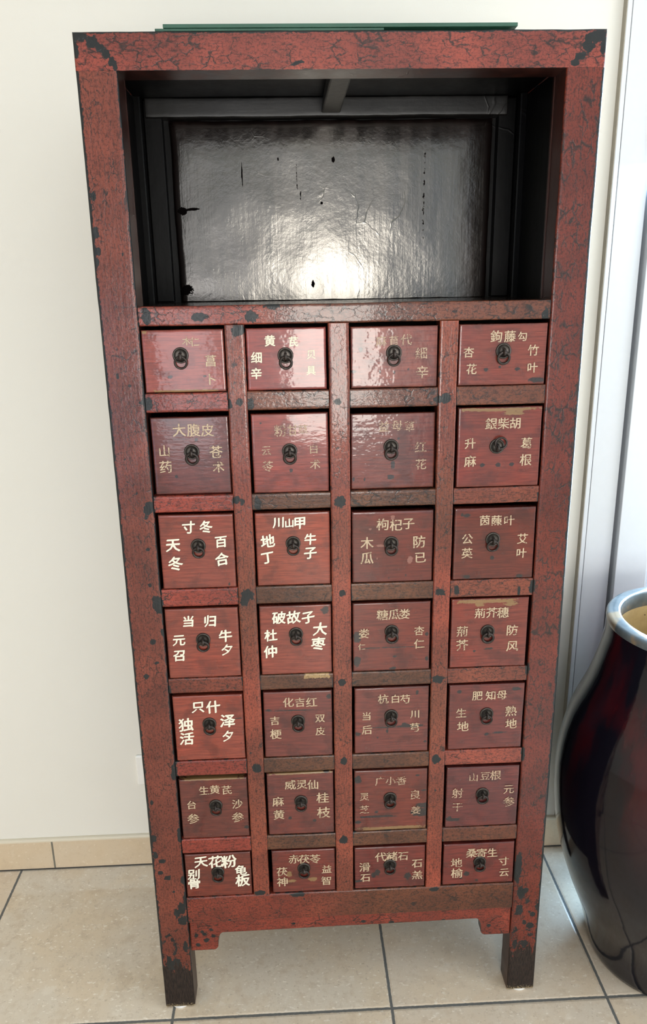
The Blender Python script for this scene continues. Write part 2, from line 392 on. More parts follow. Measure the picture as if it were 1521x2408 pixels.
# measured positions, in metres or tenths of a millimetre
DRAWERS = {
 '11': (-0.3272,-0.1958,1.2887,1.3889,-0.2667,1.3483,'t',[('木',-2554,13707,141),('仁',-2427,13693,148),('菖',-2190,13387,189),('卜',-2179,13091,187)]),
 '12': (-0.1613,-0.0319,1.2880,1.3885,-0.0980,1.3448,'m',[('黄',-1223,13685,178),('芪',-845,13666,160),('细',-1451,13425,180),('辛',-1462,13169,182),('贝',-564,13453,150),('具',-570,13197,155)]),
 '13': (0.0081,0.1500,1.2891,1.3876,0.0785,1.3455,'f',[('麻',578,13644,173),('苜',784,13645,161),('代',985,13659,184),('細',1233,13439,198),('辛',1255,13134,208)]),
 '14': (0.1852,0.3315,1.2903,1.3882,0.2588,1.3446,'t',[('鉤',2457,13681,196),('藤',2684,13677,190),('勾',2888,13673,157),('竹',3081,13448,183),('叶',3087,13165,178),('杏',2014,13435,175),('花',2072,13163,177)]),
 '21': (-0.3252,-0.1953,1.1153,1.2474,-0.2599,1.1885,'t',[('大',-2783,12258,223),('腹',-2544,12252,223),('皮',-2317,12246,214),('山',-3052,11910,202),('药',-3049,11637,219),('苍',-2194,11875,218),('术',-2167,11613,195)]),
 '22': (-0.1585,-0.0305,1.1139,1.2501,-0.0958,1.1870,'f',[('粉',-1103,12216,208),('甘',-898,12223,183),('草',-728,12226,171),('云',-1345,11882,173),('苓',-1338,11615,191),('白',-554,11894,161),('术',-534,11631,176)]),
 '23': (0.0075,0.1507,1.1138,1.2455,0.0760,1.1885,'f',[('益',638,12234,184),('母',858,12241,184),('草',1066,12223,184),('红',1263,11871,200),('花',1274,11570,192)]),
 '24': (0.1878,0.3304,1.1164,1.2524,0.2555,1.1858,'t',[('銀',2439,12246,202),('柴',2649,12246,197),('胡',2846,12246,197),('升',2095,11917,190),('麻',2106,11610,203),('葛',3057,11900,196),('根',3064,11610,208)]),
 '31': (-0.3247,-0.1940,0.9453,1.0800,-0.2588,1.0238,'w',[('寸',-2734,10579,226),('冬',-2433,10578,226),('天',-3019,10259,249),('冬',-3000,9925,258),('百',-2193,10297,216),('合',-2193,9983,237)]),
 '32': (-0.1591,-0.0286,0.9455,1.0788,-0.0947,1.0231,'w',[('川',-1193,10615,201),('山',-1001,10602,166),('甲',-820,10596,227),('地',-1385,10284,243),('丁',-1402,9975,228),('牛',-646,10299,210),('子',-651,10041,227)]),
 '33': (0.0080,0.1504,0.9451,1.0763,0.0767,1.0177,'t',[('枸',613,10527,219),('杞',850,10512,219),('子',1069,10526,214),('木',343,10195,227),('瓜',343,9918,229),('防',1263,10192,232),('已',1288,9895,209)]),
 '34': (0.1869,0.3308,0.9448,1.0773,0.2559,1.0197,'t',[('茵',2402,10549,189),('蔯',2611,10542,189),('叶',2833,10535,189),('公',2108,10217,196),('英',2112,9952,199),('艾',3087,10193,197),('叶',3085,9925,189)]),
 '41': (-0.3265,-0.1944,0.7696,0.9065,-0.2611,0.8457,'w',[('当',-2851,8826,216),('归',-2465,8820,230),('元',-3042,8459,225),('召',-3063,8156,228),('牛',-2208,8518,241),('夕',-2197,8241,222)]),
 '42': (-0.1590,-0.0283,0.7707,0.9057,-0.0944,0.8506,'w',[('破',-1240,8837,244),('故',-978,8838,250),('子',-716,8823,239),('杜',-1397,8498,231),('仲',-1414,8175,245),('大',-507,8591,258),('枣',-545,8300,256)]),
 '43': (0.0082,0.1492,0.7704,0.9058,0.0789,0.8493,'t',[('糖',619,8823,207),('瓜',829,8827,207),('娄',1018,8828,202),('娄',286,8470,194),('仁',247,8208,134),('杏',1290,8488,183),('仁',1295,8229,196)]),
 '44': (0.1867,0.3277,0.7695,0.9072,0.2545,0.8427,'t',[('荊',2389,8792,198),('芥',2605,8797,209),('穗',2810,8790,214),('荊',2078,8444,211),('芥',2087,8170,225),('防',3000,8437,218),('风',3017,8114,221)]),
 '51': (-0.3253,-0.1939,0.5955,0.7324,-0.2601,0.6735,'w',[('只',-2789,7090,240),('什',-2510,7086,262),('独',-3034,6737,276),('活',-3037,6443,268),('泽',-2261,6784,281),('夕',-2271,6463,230)]),
 '52': (-0.1590,-0.0309,0.5982,0.7342,-0.0953,0.6726,'t',[('化',-1122,7126,203),('吉',-908,7117,193),('红',-693,7115,209),('吉',-1384,6751,185),('梗',-1375,6466,214),('双',-540,6763,185),('皮',-537,6495,187)]),
 '53': (0.0106,0.1503,0.5992,0.7348,0.0795,0.6759,'t',[('杭',644,7118,199),('白',872,7113,178),('芍',1053,7100,194),('当',332,6766,180),('后',339,6477,198),('川',1239,6772,180),('芎',1244,6492,193)]),
 '54': (0.1882,0.3314,0.5970,0.7340,0.2604,0.6722,'t',[('肥',2413,7110,200),('知',2660,7108,200),('母',2874,7109,195),('生',2119,6761,203),('地',2161,6473,222),('熟',3067,6764,225),('地',3081,6493,222)]),
 '61': (-0.3261,-0.1956,0.4201,0.5540,-0.2584,0.4949,'t',[('生',-2789,5296,200),('黄',-2583,5306,200),('芪',-2357,5287,201),('台',-3044,4983,191),('参',-3033,4669,229),('沙',-2169,4959,209),('参',-2174,4660,229)]),
 '62': (-0.1589,-0.0304,0.4210,0.5596,-0.0943,0.4964,'t',[('威',-1138,5342,218),('灵',-916,5339,213),('仙',-707,5329,219),('麻',-1384,4978,221),('黄',-1377,4678,224),('桂',-522,5022,244),('枝',-507,4687,259)]),
 '63': (0.0093,0.1536,0.4211,0.5583,0.0788,0.4953,'f',[('广',591,5344,196),('小',795,5342,190),('香',1002,5332,196),('灵',288,5005,187),('芝',287,4717,189),('良',1282,5008,216),('姜',1295,4654,190)]),
 '64': (0.1882,0.3318,0.4236,0.5565,0.2598,0.4964,'f',[('山',2409,5342,191),('豆',2634,5360,191),('根',2839,5368,220),('射',2104,4996,223),('干',2115,4672,208),('元',3113,5034,211),('参',3128,4751,231)]),
 '71': (-0.3270,-0.1969,0.2822,0.3838,-0.2630,0.3399,'w',[('天',-2946,3657,268),('花',-2662,3650,286),('粉',-2396,3645,298),('别',-3109,3373,247),('骨',-3111,3153,261),('龟',-2172,3426,236),('板',-2147,3179,291)]),
 '72': (-0.1555,-0.0264,0.2831,0.3825,-0.0924,0.3392,'t',[('赤',-1118,3624,217),('茯',-916,3613,217),('苓',-697,3607,217),('茯',-1364,3334,219),('神',-1362,3090,227),('益',-471,3352,202),('智',-486,3070,216)]),
 '73': (0.0088,0.1508,0.2848,0.3811,0.0800,0.3382,'t',[('代',611,3578,228),('赭',835,3581,228),('石',1056,3578,216),('滑',290,3354,224),('石',302,3091,207),('石',1343,3383,218),('羔',1353,3107,220)]),
 '74': (0.1869,0.3319,0.2823,0.3799,0.2607,0.3360,'t',[('桑',2436,3577,223),('寄',2638,3575,217),('生',2859,3572,217),('地',2140,3363,231),('榆',2156,3112,239),('寸',3096,3354,219),('云',3118,3071,208)]),
}
CHIPS = '''-3812,15888,38,72 -3821,15355,52,98 -3815,15089,45,68 -3850,14933,39,69 -3443,15033,20,31 -3699,13173,27,61 -3516,13012,27,27 -3375,12733,34,35 -3298,12752,48,97 -3350,10991,79,82 -3439,10775,29,45 -3707,11797,21,22 -3560,11206,21,30 -3399,10910,72,90 -3456,10208,44,39 -3474,9539,44,40 -3362,9164,97,177 -3500,8461,53,58 -3327,8646,30,74 -3473,8030,46,34 -3669,7773,46,68 -3277,7471,31,138 -3317,5724,72,167 -3318,4334,49,195 -3792,5086,32,67 -3808,4262,65,88 -3814,3874,58,90 -3693,3727,74,50 -3623,3328,75,61 -3747,3457,58,51 -3538,2994,34,41 -3499,2469,59,147 -3398,2579,85,157 -3394,2272,102,106 -3315,2804,42,207 -3589,1200,113,121 -3379,1604,52,141 -3742,1243,69,153 -3641,1804,43,54 3472,2569,79,191 3583,2615,62,64 3846,2205,62,75 3469,2141,80,140 3716,1725,81,77 3603,1819,36,77 3438,1267,54,122 3636,1255,72,100 3317,9279,46,139 3301,8900,39,92 3321,7636,40,131 3388,3141,78,373 3338,5812,41,150 3761,2005,62,54 3635,2335,44,54 -3803,18016,145,80 -3629,17945,79,86 -3509,17869,85,65 -3433,17781,61,65 -3368,17688,61,66 -3326,17616,37,55 -3872,17881,48,140 3756,17973,165,88 3628,17830,102,78 3528,17719,83,56 3446,17630,70,45 3850,17840,51,111 -645,17666,75,28 -733,17633,50,17 -1756,12716,70,70 -134,12678,63,63 1646,12686,114,99 -132,10964,102,98 -1770,9294,112,121 -1834,9199,75,113 -98,9276,68,73 1652,9231,84,74 -131,7506,71,79 1659,7502,119,79 -1766,5762,88,102 -108,5833,73,93 1661,5797,82,112 -125,4046,92,110 -1722,13852,122,93 -3167,14096,87,130 3238,13997,63,146 -1536,10968,58,135 3304,9238,46,98 -1918,12685,42,84 -3232,12716,62,111 -1570,12677,49,112 1526,12675,71,70 -1886,11053,72,67 -1787,11013,43,75 1958,9245,46,98 -2215,5322,49,47 -2317,14080,148,65 -1166,14223,135,52 -1509,14065,108,92 -1063,2767,137,52 -1827,2864,119,62 2381,1762,71,44 1694,2745,104,53 -2455,2215,34,32 -2991,1872,52,54 -2957,1708,60,76 -3030,1929,43,43 -2856,1972,51,43 -3166,1829,43,54 -2822,1808,43,43 -3136,1610,43,43 266,1998,52,32 -1169,2031,43,32 1916,1920,53,43 835,1942,61,43 2870,1732,45,44 -3326,3260,50,102 3074,9205,31,99'''
MARKS = {'11':[('d',-2861,13141,42,33),('d',-2299,13141,38,23),('b',-2619,12913,637,24),('b',-3223,13856,57,27)], '13':[('d',240,13517,43,42),('d',120,13165,52,33),('d',561,13149,21,42),('d',793,13137,22,28),('d',1027,13186,19,24)], '14':[('d',2314,13146,48,38),('d',2833,13147,53,33),('d',3160,12962,159,43),('d',2541,13189,24,24)], '21':[('d',-2519,12085,34,39),('d',-2886,11469,34,30)], '22':[('d',-942,11529,34,35),('d',-1424,12346,24,24)], '23':[('d',790,11570,40,86),('d',885,12018,29,25),('d',308,11329,20,36),('d',122,11335,25,36),('d',755,11355,65,51),('d',1128,11396,20,20)], '24':[('d',2322,11534,45,46),('d',2585,11526,50,46),('d',2823,11533,50,41),('b',2600,12480,714,29),('b',2825,12418,160,39),('b',2036,12493,147,24)], '31':[('d',-3032,10551,14,20),('d',-2089,9515,24,37)], '32':[('d',-437,8976,75,54),('d',-413,8921,50,54)], '42':[('d',-413,8948,75,81)], '33':[('d',1033,9567,20,26),('d',735,9524,15,27),('s',583,10136,98,26),('s',399,10445,34,20),('s',1104,9854,54,89),('s',788,10648,39,45),('s',523,9899,20,21)], '34':[('d',2121,9503,65,43),('d',3065,9484,71,37),('d',2565,9845,40,42),('d',2080,10647,74,36),('d',1993,10663,20,35)], '43':[('d',784,8164,705,14),('d',157,7902,77,113),('d',159,8392,76,111),('d',826,7747,77,34),('d',1442,7922,31,57),('d',849,7987,51,28),('d',1432,8413,36,50)], '44':[('b',2506,9019,586,38),('b',2382,8956,102,44),('b',2942,8949,128,44),('d',2317,8029,31,28),('d',2574,8075,104,17)], '51':[('d',-2027,6295,19,22),('d',-2049,6829,95,14)], '52':[('d',-1019,6952,550,16),('d',-369,7214,57,53),('d',-1496,6967,48,27),('s',-367,6037,15,14)], '61':[('b',-2599,5536,645,28),('d',-2016,4415,55,42)], '62':[('d',-1160,4579,40,41),('b',-935,5584,663,28),('d',-686,4510,45,36),('d',-443,5589,59,28)], '53':[('d',805,6506,683,14),('d',1060,6542,73,55),('d',1279,7225,29,54),('d',721,6433,24,55),('d',538,6297,20,22),('d',1446,6178,34,28),('d',161,6389,58,44),('d',1195,6522,220,28)], '54':[('d',2075,7205,48,43),('d',3139,7233,97,43),('d',2624,6278,49,39),('d',2869,6303,148,22)], '63':[('d',1377,4597,190,113),('d',1425,4757,152,53),('d',169,5387,74,92),('d',519,4537,379,24),('d',531,4640,40,30),('d',165,4421,76,36),('b',824,4252,713,42),('d',1312,5433,50,29),('d',1443,5093,75,23)], '64':[('d',2043,4383,153,36),('d',1965,4417,51,48)], '72':[('b',-1214,3260,64,83),('b',-1170,3094,98,36),('b',-751,3115,98,54)], '73':[('d',1158,3096,78,94),('d',548,3209,67,81),('d',160,3011,104,31),('d',471,3151,52,63)], '74':[('d',2358,3076,63,69),('d',2561,2907,37,32),('d',2243,2988,42,32)]}
PANEL_MARKS = '''-2888,15951,106,84 -2707,15971,147,31 21,16823,33,82 -1731,16581,16,283 -685,16531,16,558 -619,16228,16,212 1773,16237,17,1847 -416,14550,34,73 -3035,14416,218,65 -2904,14495,134,81 -1016,16856,24,37 -204,16047,33,31'''

# ------------------------------------------------------------------ geometry helpers
def mesh(name, V, F, mat, parent=None, smooth=False, attrs=None, color=None, mats=None, fmat=None):
    me = bpy.data.meshes.new(name)
    me.from_pydata(V, [], F)
    for m in (mats or [mat]):
        me.materials.append(m)
    if fmat:
        me.polygons.foreach_set('material_index', fmat)
    if attrs:
        for k, vals in attrs.items():
            a = me.attributes.new(k, 'FLOAT', 'POINT')
            a.data.foreach_set('value', vals)
    if smooth:
        me.polygons.foreach_set('use_smooth', [True] * len(me.polygons))
    me.update()
    o = bpy.data.objects.new(name, me)
    COL.objects.link(o)
    if parent:
        o.parent = parent
    if color:
        o.color = color
    return o

def boxdata(x0, x1, y0, y1, z0, z1, V=None, F=None):
    V = [] if V is None else V
    F = [] if F is None else F
    b = len(V)
    V += [(x, y, z) for z in (z0, z1) for y in (y0, y1) for x in (x0, x1)]
    F += [tuple(b + i for i in f) for f in ((0, 2, 3, 1), (4, 5, 7, 6), (0, 1, 5, 4), (2, 6, 7, 3), (0, 4, 6, 2), (1, 3, 7, 5))]
    return V, F

def bevel(o, w, seg=2):
    m = o.modifiers.new('bevel', 'BEVEL')
    m.width = w
    m.segments = seg
    m.limit_method = 'ANGLE'
    return o

def box(name, b, mat, parent=None, bev=0.0, color=None):
    V, F = boxdata(*b)
    o = mesh(name, V, F, mat, parent, color=color)
    if bev:
        bevel(o, bev)
    return o

def lin(a, b, cell, r):
    """samples from a to b, denser in the rounded margin r at both ends"""
    s = [0, .12, .35, .65, 1.0]
    L = [a + r * k for k in s] if r > 0 else [a]
    Rr = [b - r * k for k in s][::-1] if r > 0 else [b]
    n = max(1, int(round((Rr[0] - L[-1]) / cell)))
    return L + [L[-1] + (Rr[0] - L[-1]) * i / n for i in range(1, n)] + Rr

def fbm(x, y, z, f):
    return mnoise.noise(Vector((x * f, y * f, z * f)))

def front_board(name, x0, x1, z0, z1, y0, y1, cell, r, mat, parent, fields, color, sides='LRTB', wob=0.0007, seed=0.0, back=True, zbottom=None, xs=None, extra=None, dark=''):
    """a board whose front face (at y0) is a fine grid with worn, rounded, slightly uneven edges"""
    xs = xs or lin(x0, x1, cell, r)
    nz = lin(0.0, 1.0, cell / max(1e-6, (z1 - z0)), min(0.45, r / (z1 - z0)))
    V, A = [], {k: [] for k in fields}
    nx, nn = len(xs), len(nz)
    for j in range(nn):
        for i in range(nx):
            x = xs[i]
            zb = zbottom(x) if zbottom else z0
            z = zb + (z1 - zb) * nz[j]
            ex = ez = 0.0
            if 'L' in sides and x - x0 < r: ex = r - (x - x0)
            if 'R' in sides and x1 - x < r: ex = max(ex, r - (x1 - x))
            if 'B' in sides and z - zb < r: ez = r - (z - zb)
            if 'T' in sides and z1 - z < r: ez = max(ez, r - (z1 - z))
            s = min(math.hypot(ex, ez), r)
            off = r - math.sqrt(max(0.0, r * r - s * s)) if r > 0 else 0.0
            wx = wob * fbm(x + seed, 3.1, z, 9) + 0.5 * wob * fbm(x, 8.1 + seed, z, 45)
            wz = wob * fbm(x, 5.7 + seed, z, 9) + 0.5 * wob * fbm(x, 1.3 + seed, z, 45)
            wy = 0.6 * wob * fbm(x, 9.9 + seed, z, 12)
            if i in (0, nx - 1) and ('L' if i == 0 else 'R') not in sides: wx = 0
            if j in (0, nn - 1) and ('B' if j == 0 else 'T') not in sides: wz = 0
            V.append((x + wx, y0 + off + wy, z + wz))
            for k, f in fields.items():
                A[k].append(f(x, z))
    F = []
    for j in range(nn - 1):
        for i in range(nx - 1):
            a = j * nx + i
            F.append((a, a + 1, a + nx + 1, a + nx))
    per = list(range(nx)) + [j * nx + nx - 1 for j in range(1, nn)] + [(nn - 1) * nx + i for i in range(nx - 2, -1, -1)] + [j * nx for j in range(nn - 2, 0, -1)]
    b = len(V)
    for k in per:
        V.append((V[k][0], y1, V[k][2]))
        for kk in fields:
            A[kk].append(A[kk][k])
    m = len(per)
    for k in range(m):
        F.append((per[k], b + k, b + (k + 1) % m, per[(k + 1) % m]))
    if back:
        F.append(tuple(b + k for k in range(m)))
    if extra:
        e0 = len(V)
        extra(V, F)
        for kk in fields:
            A[kk] += [-1.0] * (len(V) - e0)
    FM = None
    if dark:
        FM = [0] * len(F)
        side = ['B'] * (nx - 1) + ['R'] * (nn - 1) + ['T'] * (nx - 1) + ['L'] * (nn - 1)
        for k in range(m):
            if side[k] in dark:
                FM[(nn - 1) * (nx - 1) + k] = 1
    o = mesh(name, V, F, mat, parent, attrs=A, color=color, mats=[mat, M['ret']] if dark else None, fmat=FM)
    o.data.polygons.foreach_set('use_smooth', [True] * ((nn - 1) * (nx - 1)) + [False] * (len(F) - (nn - 1) * (nx - 1)))
    return o

def lathe(name, prof, n, mat, parent=None, axis='z', mats=None, fm=None):
    V, F, FM = [], [], []
    for r, h in prof:
        for k in range(n):
            a = 2 * math.pi * k / n
            V.append((r * math.cos(a), r * math.sin(a), h) if axis == 'z' else (r * math.cos(a), -h, r * math.sin(a)))
    for i in range(len(prof) - 1):
        for k in range(n):
            a, b = i * n + k, i * n + (k + 1) % n
            F.append((a, b, b + n, a + n))
            FM.append(fm[i] if fm else 0)
    return mesh(name, V, F, mat, parent, smooth=True, mats=mats, fmat=FM if fm else None)

def tube(name, pts, rad, seg, mat, parent=None, closed=False):
    V, F = [], []
    n = len(pts)
    for i in range(n):
        p = Vector(pts[i])
        a = Vector(pts[(i - 1) % n]) if (closed or i > 0) else p
        c = Vector(pts[(i + 1) % n]) if (closed or i < n - 1) else p
        d = (c - a).normalized()
        u = d.cross(Vector((0.31, 0.83, 0.46))).normalized()
        w = d.cross(u)
        rr = rad[i] if isinstance(rad, (list, tuple)) else rad
        for k in range(seg):
            t_ = 2 * math.pi * k / seg
            V.append(tuple(p + u * (rr * math.cos(t_)) + w * (rr * math.sin(t_))))
    for i in range(n if closed else n - 1):
        for k in range(seg):
            F.append((i * seg + k, i * seg + (k + 1) % seg, ((i + 1) % n) * seg + (k + 1) % seg, ((i + 1) % n) * seg + k))
    if not closed:
        F.append(tuple(range(seg))[::-1])
        F.append(tuple((n - 1) * seg + k for k in range(seg)))
    return mesh(name, V, F, mat, parent, smooth=True)

def tag(o, label=None, cat=None, group=None, kind=None):
    if label: o['label'] = label
    if cat: o['category'] = cat
    if group: o['group'] = group
    if kind: o['kind'] = kind
    return o

def empty(name, loc=(0, 0, 0)):
    o = bpy.data.objects.new(name, None)
    o.location = loc
    o.empty_display_size = 0.1
    COL.objects.link(o)
    return o

def st(o):
    o['kind'] = 'structure'
    return o

# ------------------------------------------------------------------ the room
WY = 0.437                      # back wall plane
XL, XR, YF, ZC = -2.9, 2.3, -4.1, 2.55
st(box('floor', (XL - .1, XR + .1, YF - .1, WY + .3, -0.08, 0.0), M['floor']))
st(box('ceiling', (XL - .1, XR + .1, YF - .1, WY + .1, ZC, ZC + 0.08), M['ceiling']))
DT = lambda z: 0.0040 * (z - 0.7)        # the door stands a touch out of plumb
DX0, DX1 = 0.5795, 1.50
V, F = [], []
def shear(V, start=0):
    for i in range(start, len(V)):
        x_, y_, z_ = V[i]
        V[i] = (x_ + DT(z_), y_, z_)
boxdata(XL - .1, DX0 + .012, WY, WY + 0.09, 0, ZC, V, F)
V[1] = (V[1][0] + DT(0), *V[1][1:]); V[3] = (V[3][0] + DT(0), *V[3][1:]); V[5] = (V[5][0] + DT(ZC), *V[5][1:]); V[7] = (V[7][0] + DT(ZC), *V[7][1:])
boxdata(DX1 - .01, XR + .1, WY, WY + 0.09, 0, ZC, V, F)
boxdata(DX0 + .012 + DT(2.2), DX1 - .01, WY, WY + 0.09, 2.2, ZC, V, F)
st(mesh('wall_back', V, F, M['wall']))
st(box('wall_left', (XL - .1, XL, YF, WY, 0, ZC), M['wall']))
V, F = [], []
for b in ((YF, -2.35, 0, ZC), (-0.55, WY, 0, ZC), (-2.35, -0.55, 0, 0.25), (-2.35, -0.55, 2.15, ZC)):
    boxdata(XR, XR + .1, b[0], b[1], b[2], b[3], V, F)
st(mesh('wall_right', V, F, M['wall']))
V, F = [], []
for b in ((XL, -2.30, 0, ZC), (-1.20, -1.02, 0, ZC), (1.12, XR, 0, ZC), (-2.30, -1.20, 1.48, ZC), (-2.30, -1.20, 0, 0.04), (-1.02, 1.12, 2.28, ZC), (-1.02, 1.12, 0, 0.04)):
    boxdata(b[0], b[1], YF, YF + 0.12, b[2], b[3], V, F)
st(mesh('wall_front', V, F, M['wall']))
def window(name, x0, x1, z0, z1, mull):
    V, F = [], []
    w = 0.05
    for b in [(x0, x0 + w, z0, z1), (x1 - w, x1, z0, z1), (x0 + w, x1 - w, z0, z0 + w), (x0 + w, x1 - w, z1 - w, z1)] + [(m - w / 2, m + w / 2, z0 + w, z1 - w) for m in mull]:
        boxdata(b[0], b[1], YF + .13, YF + .17, b[2], b[3], V, F)
    st(mesh(name, V, F, M['white_frame']))
window('window_1', -1.02, 1.12, 0.04, 2.28, [-0.42])
window('window_2', -2.30, -1.20, 0.04, 1.48, [])
V, F = [], []
for b in ((-2.35, -2.30, .25, 2.15), (-.60, -.55, .25, 2.15), (-2.30, -.60, .25, .30), (-2.30, -.60, 2.10, 2.15), (-1.475, -1.425, .30, 2.10)):
    boxdata(XR - .02, XR + .03, b[0], b[1], b[2], b[3], V, F)
st(mesh('window_3', V, F, M['white_frame']))
# skirting of floor tile along the back wall, rounded at the top
def skirt(name, x0, x1):
    pr = [(0.4267, 0.0), (0.4267, 0.083), (0.4272, 0.0875), (0.429, 0.0905), (0.432, 0.0916), (WY, 0.0916), (WY, 0.0)]
    V = [(x, y, z) for x in (x0, x1) for y, z in pr]
    k = len(pr)
    F = [(i, i + k, (i + 1) % k + k, (i + 1) % k) for i in range(k)] + [tuple(range(k)), tuple(range(2 * k - 1, k - 1, -1))]
    st(mesh(name, V, F, M['skirting']))
skirt('baseboard_back', XL, 0.655)
skirt('baseboard_right', DX1 + .06, XR)

# glazed white door set in the back wall
door = st(empty('door_1', (0, 0, 0)))
def dpart(name, boxes, mat, bev=0.0012):
    V, F = [], []
    for b in boxes:
        boxdata(*b, V, F)
    shear(V)
    o = mesh(name, V, F, mat, door)
    if bev: bevel(o, bev)
    return o
dpart('door_casing', [(0.5795, 0.5893, 0.4185, 0.47, 0.092, 2.22), (1.50, 1.51, 0.4185, 0.47, 0, 2.22), (0.5893, 1.50, 0.4185, 0.47, 2.21, 2.22)], M['white_frame'])
dpart('shaded_edge_strip', [(0.5782, 0.5796, 0.4192, 0.4369, 0.092, 2.22)], M['edge_shade'], 0)  # casing's left side face in shade, the shade put into a beige strip
dpart('door_frame', [(0.5902, 0.6530, 0.4180, 0.50, 0.092, 2.2), (1.44, 1.4993, 0.418, 0.50, 0, 2.2), (0.653, 1.44, 0.418, 0.50, 2.14, 2.2)], M['white_frame'])
dpart('door_gap_fill', [(0.652, 0.672, 0.446, 0.50, 0.0, 2.14)], M['gap_dark'], 0)  # gap between frame and leaf, its darkness given by colour
dpart('door_leaf', [(0.6600, 0.7345, 0.4000, 0.46, 0.01, 2.13), (1.36, 1.436, 0.40, 0.46, 0.01, 2.13), (0.7345, 1.36, 0.40, 0.46, 0.01, 0.07), (0.7345, 1.36, 0.40, 0.46, 2.05, 2.13)], M['white_frame'])
dpart('glazing_bead', [(0.7350, 0.7420, 0.4060, 0.46, 0.07, 2.05), (1.353, 1.3595, 0.406, 0.46, 0.07, 2.05), (0.742, 1.353, 0.406, 0.46, 0.07, 0.077), (0.742, 1.353, 0.406, 0.46, 2.043, 2.05)], M['white_frame'])
dpart('glass_pane', [(0.742, 1.353, 0.430, 0.436, 0.077, 2.043)], M['pane'], 0)

# wall socket, half hidden by the cabinet
sk = tag(empty('wall_socket', (-0.4655, WY, 0.2845)), 'square white plastic wall socket low on the cream wall, half hidden behind the cabinet', 'wall socket')
o = box('plate', (-0.0425, 0.0425, -0.009, 0.0, -0.0425, 0.0425), M['plastic'], sk); bevel(o, 0.004, 3)
o = box('socket_insert', (-0.0215, 0.0215, -0.0105, -0.0085, -0.0225, 0.0225), M['plastic'], sk); bevel(o, 0.001, 2)

# ------------------------------------------------------------------ the cabinet
cab = tag(empty('apothecary_cabinet', (0, 0, 0)),
          'tall red crackled lacquer apothecary cabinet with an open black niche above 28 small lettered drawers', 'cabinet')
HT = 1.808
COLX = [(-0.3290, -0.1945), (-0.1625, -0.0285), (0.0060, 0.1525), (0.1835, 0.3320)]
POST = [(-0.1945, -0.1625), (-0.0285, 0.0060), (0.1525, 0.1835)]
TOPZ = [1.3940, 1.2565, 1.0850, 0.9108, 0.7392, 0.5630, 0.3870]
BOTZ = [1.2882, 1.1142, 0.9442, 0.7698, 0.5958, 0.4202, 0.2815]
SPOTS = [tuple(int(v) * 1e-4 for v in s.split(',')) for s in CHIPS.split()]
GX = {}
for s_ in SPOTS:
    for ix in range(int(math.floor((s_[0] - s_[2] * 1.6) / 0.02)), int(math.floor((s_[0] + s_[2] * 1.6) / 0.02)) + 1):
        for iz in range(int(math.floor((s_[1] - s_[3] * 1.6) / 0.02)), int(math.floor((s_[1] + s_[3] * 1.6) / 0.02)) + 1):
            GX.setdefault((ix, iz), []).append(s_)
def spot(x, z):
    f = -1.0
    for cx, cz, rx, rz in GX.get((int(math.floor(x / 0.02)), int(math.floor(z / 0.02))), ()):
        f = max(f, 1.0 - math.hypot((x - cx) / rx, (z - cz) / rz))
    return max(-1.0, min(1.0, f * 1.2))
def near(d, w, a=0.45):
    return a - d / w
def chip_stile(sgn):
    xo, xi = 0.39, 0.3305
    def f(x, z):
        ax = sgn * x
        v = spot(x, z)
        v = max(v, near(xo - ax, 0.0050, 0.95), near(ax - xi, 0.0035, 0.25))
        if z < 0.30:
            v = max(v, -0.75 + (0.30 - z) * 3.2 + 0.9 * fbm(x, 2, z, 60))
        return max(-1.0, min(1.0, v))
    return f
def chip_top(x, z):
    v = max(spot(x, z), near(HT - z, 0.004, 0.8), near(z - 1.757, 0.003, 0.1))
    return max(-1.0, min(1.0, v))
def chip_rail(xa, xb, za, zb):
    def f(x, z):
        v = max(spot(x, z), near(min(x - xa, xb - x), 0.005, 0.25), near(min(z - za, zb - z), 0.003, -0.05))
        return max(-1.0, min(1.0, v))
    return f
def chip_post(xa, xb):
    def f(x, z):
        v = max(spot(x, z), near(min(x - xa, xb - x), 0.0025, -0.05))
        return max(-1.0, min(1.0, v))
    return f
zero = lambda x, z: 0.0
RED = (0.335, 0.052, 0.034)

def ret_faces(o):
    return o
front_board('front_stile', -0.390, -0.3295, 0.004, 1.757, 0.0, 0.050, 0.0030, 0.0035, M['lac_v'], cab, {'chip': chip_stile(-1), 'brown': zero}, (0.160, 0.038, 0.023, 0.28), 'LRB', seed=1, dark='R')
front_board('front_stile', 0.3325, 0.390, 0.004, 1.757, 0.0, 0.050, 0.0030, 0.0035, M['lac_v'], cab, {'chip': chip_stile(1), 'brown': zero}, (0.140, 0.023, 0.013, 1.0), 'LRB', seed=2, dark='L')
front_board('top_rail', -0.390, 0.390, 1.757, HT, 0.0, 0.055, 0.0030, 0.0035, M['lac_h'], cab, {'chip': chip_top, 'brown': zero}, (0.23, 0.044, 0.029, 0.8), 'LRT', seed=3, dark='B')
front_board('shelf_rail', -0.3290, 0.3320, 1.3945, 1.4250, 0.001, 0.035, 0.0028, 0.003, M['lac_h'], cab,
            {'chip': chip_rail(-0.329, 0.332, 1.3945, 1.425), 'brown': lambda x, z: 0.15 + 0.65 * max(0, min(1, (x + 0.17) / 0.1))}, (0.30, 0.058, 0.038, 0.75), 'TB', seed=4)
front_board('bottom_rail', -0.3290, 0.3320, 0.2185, 0.2810, 0.001, 0.035, 0.0028, 0.003, M['lac_h'], cab,
            {'chip': chip_rail(-0.329, 0.332, 0.2185, 0.281), 'brown': lambda x, z: 0.1 + 0.7 * max(0, min(1, (x + 0.12) / 0.16))}, (0.20, 0.034, 0.020, 0.4), 'TB', seed=5)
